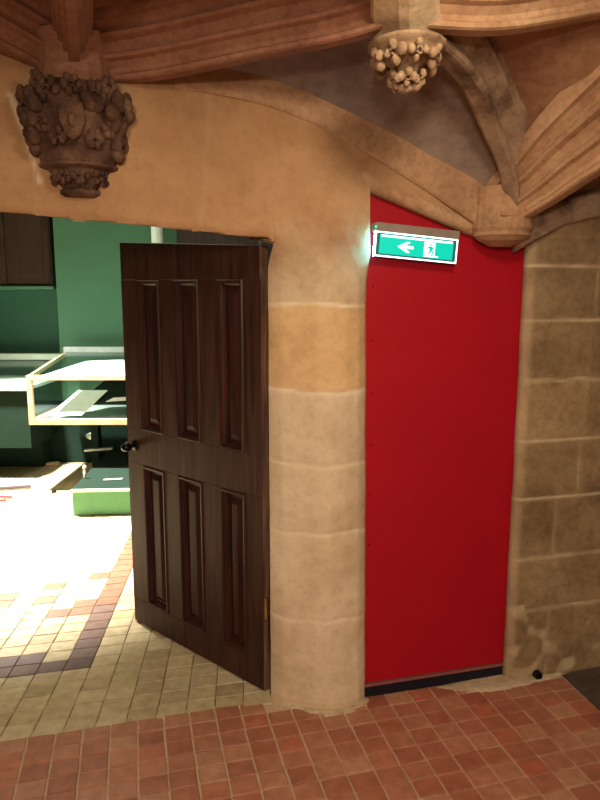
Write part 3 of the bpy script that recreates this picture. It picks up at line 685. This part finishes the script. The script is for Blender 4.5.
q = on_block(85, 478); mb = MB(); mb.tube([q, q + Vector((0, 0, .07))], [.012, .010]); mb.blob(q + Vector((0, 0, .085)), .016, .016, .02, seg=10); tag(mb.build('small_figurine', M['white'], smooth=True), 'tiny pale upright object near the left end of the green plinth', 'figurine')
q = on_block(92, 441); mb = MB(); mb.blob(q + Vector((0, 0, .05)), .075, .05, .05, amp=.012, fr=12); tag(mb.build('pale_stone', M['graymetal'], smooth=True), 'rounded pale grey lump at the back of the green plinth under the display case', 'stone')
q = on_block(84, 452); q3 = on_block(112, 450); mb = MB(); mb.box(q, q3-q, bv_*.05, (0, 0, .02), bev=.004); tag(mb.build('flat_bar', M['graymetal']), 'flat grey bar lying across the back of the green plinth', 'bar')
q = on_block(103, 481); q3 = on_block(122, 480); mb = MB(); mb.box(q, q3-q, bv_*.04, (0, 0, .006)); tag(mb.build('label_strip', M['graymetal']), 'thin grey strip lying on the dark top of the green plinth', 'strip')

# long vitrine on the wall
def vitrine(name, x0, x1, yf, yb, zf, zb_, zlow, label, first=True):
    e = empty(name, Vector(((x0+x1)/2, (yf+yb)/2, 0))); tag(e, label, 'display case', 'wall vitrines in the hall'); r = .035
    W = x1 - x0
    def bx(nm, org, a, b, c, mt, bev=.003): m = MB(); m.box(org, a, b, c, bev=bev); return m.build(nm, mt, e)
    bx('bottom_rail', (x0, yf, zlow), (W, 0, 0), (0, r, 0), (0, 0, r*1.4), M['pine'])
    bx('top_rail', (x0, yf, zf-r), (W, 0, 0), (0, r, 0), (0, 0, r*1.1), M['pine'])
    for a in (x0, x1-r*1.2): bx('post', (a, yf+.001, zlow+r*1.4), (r*1.2, 0, 0), (0, r-.002, 0), (0, 0, zf-r-zlow-r*1.4), M['pine'])
    for a in (x0, x1-r):
        m = MB(); m.prism([(a, yf+r, zlow), (a, yb, zlow), (a, yb, zlow+r), (a, yf+r, zlow+r)], (r, 0, 0)); m.prism([(a, yf+r, zf-r), (a, yb, zb_-r), (a, yb, zb_), (a, yf+r, zf)], (r*.6, 0, 0)); m.build('side_rail', M['pine'], e)
    m = MB(); m.prism([(x0+.006, yf+.01, zf+.006), (x0+.006, yb, zb_+.006), (x1-.006, yb, zb_+.006), (x1-.006, yf+.01, zf+.006)], (0, 0, .006)); m.build('glass_top', M['glass'], e)
    m = MB(); m.prism([(x0+.002, yf+r, zlow+r), (x0+.002, yb, zlow+r), (x0+.002, yb, zb_-r), (x0+.002, yf+r, zf-r)], (.005, 0, 0)); m.build('glass_side', M['glass'], e)
    bx('back_rail', (x0, yb-.03, zb_), (W, 0, 0), (0, .05, 0), (0, 0, .05), M['graymetal'])
    bx('base_board', (x0+.01, yf+r, zlow+.002), (W-.02, 0, 0), (0, yb-yf-r, 0), (0, 0, .02), M['graymetal'], 0)
    return e
vx0 = atY(29, 425, 5.25).x; zl = atY(60, 425, 5.25).z; zf = atY(60, 376, 5.25).z; zbk = atY(80, 352, 6.15).z
e1 = vitrine('display_case', vx0, vx0 + 1.75, 5.25, 6.15, zf, zbk, zl, 'pine-framed glass display case above the green plinth, papers inside')
m = MB()
for a in (vx0+.25, vx0+1.4): m.box((a, 5.55, .012), (.07, 0, 0), (0, .5, 0), (0, 0, zl-.012))
for i, a in enumerate((vx0+.25, vx0+1.4)):
    m = MB(); m.box((a, 6.02, .012), (.07, 0, 0), (0, .10, 0), (0, 0, zl-.012)); m.build('leg', M['greendk'], e1)
# contents: sloping dark board, sheets of paper, white shape for the glass reflection
def sheet(nm, pts, mt, label, th=.004, cat='paper', group=None):
    m = MB(); m.prism(pts, (0, 0, th)); o = m.build(nm, mt); tag(o, label, cat, group); return o
X = vx0; zi = zl + .03
sheet('mount_board', [(X+.30, 5.58, zi+.10), (X+1.6, 5.66, zi+.14), (X+1.6, 5.95, zi+.27), (X+.45, 5.95, zi+.27)], M['greendk'], 'dark sloping mount board inside the nearer display case', cat='board')
sheet('paper_and_glare_sheet', [(X+.12, 5.36, zi+.03), (X+.40, 5.36, zi+.03), (X+.52, 5.72, zi+.19), (X+.26, 5.72, zi+.19)], M['paper'], 'pale blue sheet at the left end inside the nearer display case')
sheet('paper_and_glare_sheet', [(X+.55, 5.55, zi+.115), (X+1.5, 5.66, zi+.17), (X+1.5, 5.70, zi+.185), (X+.60, 5.60, zi+.14)], M['white'], 'long narrow white strip inside the nearer display case')
jag = [(X+.10, 5.34), (X+1.2, 5.36), (X+1.3, 5.50), (X+1.32, 5.58), (X+1.15, 5.60), (X+1.30, 5.70), (X+1.10, 5.68), (X+1.2, 5.80), (X+1.0, 5.74), (X+1.05, 5.86), (X+.85, 5.78), (X+.85, 5.9), (X+.55, 5.9), (X+.30, 5.85)]  # outline of the reflection on the top glass, modelled as a white sheet
zs = lambda y: lerp(zf, zbk, (y-5.25)/.9) - .02
sheet('paper_and_glare_sheet', [(x, y, zs(y)) for x, y in jag], M['white'], 'white jagged-edged sheet standing in for the reflection on the top glass of the nearer display case')
# second case further left
wx1 = atY(27, 390, 5.6).x; z2 = atY(10, 391, 5.6).z; z2b = atY(10, 360, 6.5).z
e2 = empty('display_case', Vector((wx1-1, 6.0, 0))); tag(e2, 'white-topped display case with pine front edge at the far left', 'display case', 'wall vitrines in the hall')
m = MB(); m.box((wx1-2.2, 5.6, z2), (2.2, 0, 0), (0, .04, 0), (0, 0, .055), bev=.003); m.build('front_rail', M['pine'], e2)
m = MB(); m.box((wx1-2.19, 5.641, .30), (2.18, 0, 0), (0, .60, 0), (0, 0, z2-.30)); m.build('case_body', M['greendk'], e2)
m = MB(); m.prism([(wx1-2.2, 5.64, z2+.003), (wx1, 5.64, z2+.003), (wx1, 6.5, z2+.003), (wx1-2.2, 6.5, z2+.003)], (0, 0, .03)); m.build('white_bed', M['white'], e2)
m = MB(); m.prism([(wx1-.006, 5.66, z2+.034), (wx1-.006, 6.5, z2+.034), (wx1-.006, 6.5, z2b), (wx1-.006, 5.66, z2+.12)], (.005, 0, 0)); m.build('glass_side', M['glass'], e2)
m = MB(); m.prism([(wx1-2.2, 5.64, z2+.12), (wx1, 5.64, z2+.12), (wx1, 6.5, z2b), (wx1-2.2, 6.5, z2b)], (0, 0, .005)); m.build('glass_top', M['glass'], e2)
m = MB(); m.box((wx1-2.2, 6.45, z2b+.006), (2.45, 0, 0), (0, .08, 0), (0, 0, .06), bev=.006); m.build('back_rail', M['white'], e2)
m = MB(); m.box((wx1-2.2, 6.445, z2b-.03), (2.42, 0, 0), (0, .03, 0), (0, 0, .03)); m.build('rail_gasket', M['black'], e2)
m = MB(); m.box((wx1-2.0, 6.1, .012), (1.9, 0, 0), (0, .18, 0), (0, 0, .288)); m.build('case_foot', M['greendk'], e2)

# things lying on the bright floor
def stick(nm, a, b, r, mt, label, cat):
    m = MB(); m.tube([atZ(*a, .012+r), atZ(*b, .012+r)], r, seg=8); tag(m.build(nm, mt), label, cat)
stick('dark_rod', (-12, 489), (31, 486), .016, M['darkstick'], 'thin dark rod lying on the bright floor at the far left', 'rod')
stick('red_rod', (-10, 496), (12, 497), .010, M['redstick'], 'longer red rod on the bright floor at the left edge, the upper of two', 'rod')
stick('red_rod', (-10, 501), (6, 500), .010, M['redstick'], 'shorter red rod on the bright floor at the left edge, the lower of two', 'rod')
q = atZ(54, 492, .012); m = MB(); m.tube([q, q + Vector((0, 0, .02))], [.022, .018], seg=12); tag(m.build('black_cap', M['black']), 'tiny black round cap on the bright floor left of the green plinth', 'cap')
q = atZ(42, 465, .012); m = MB(); m.prism([q, q + Vector((.16, .0, 0)), q + Vector((.14, .08, 0)), q + Vector((.02, .07, 0))], (0, 0, .015)); tag(m.build('pale_block', M['pine']), 'small pale flat block on the floor in front of the far green wall', 'block')
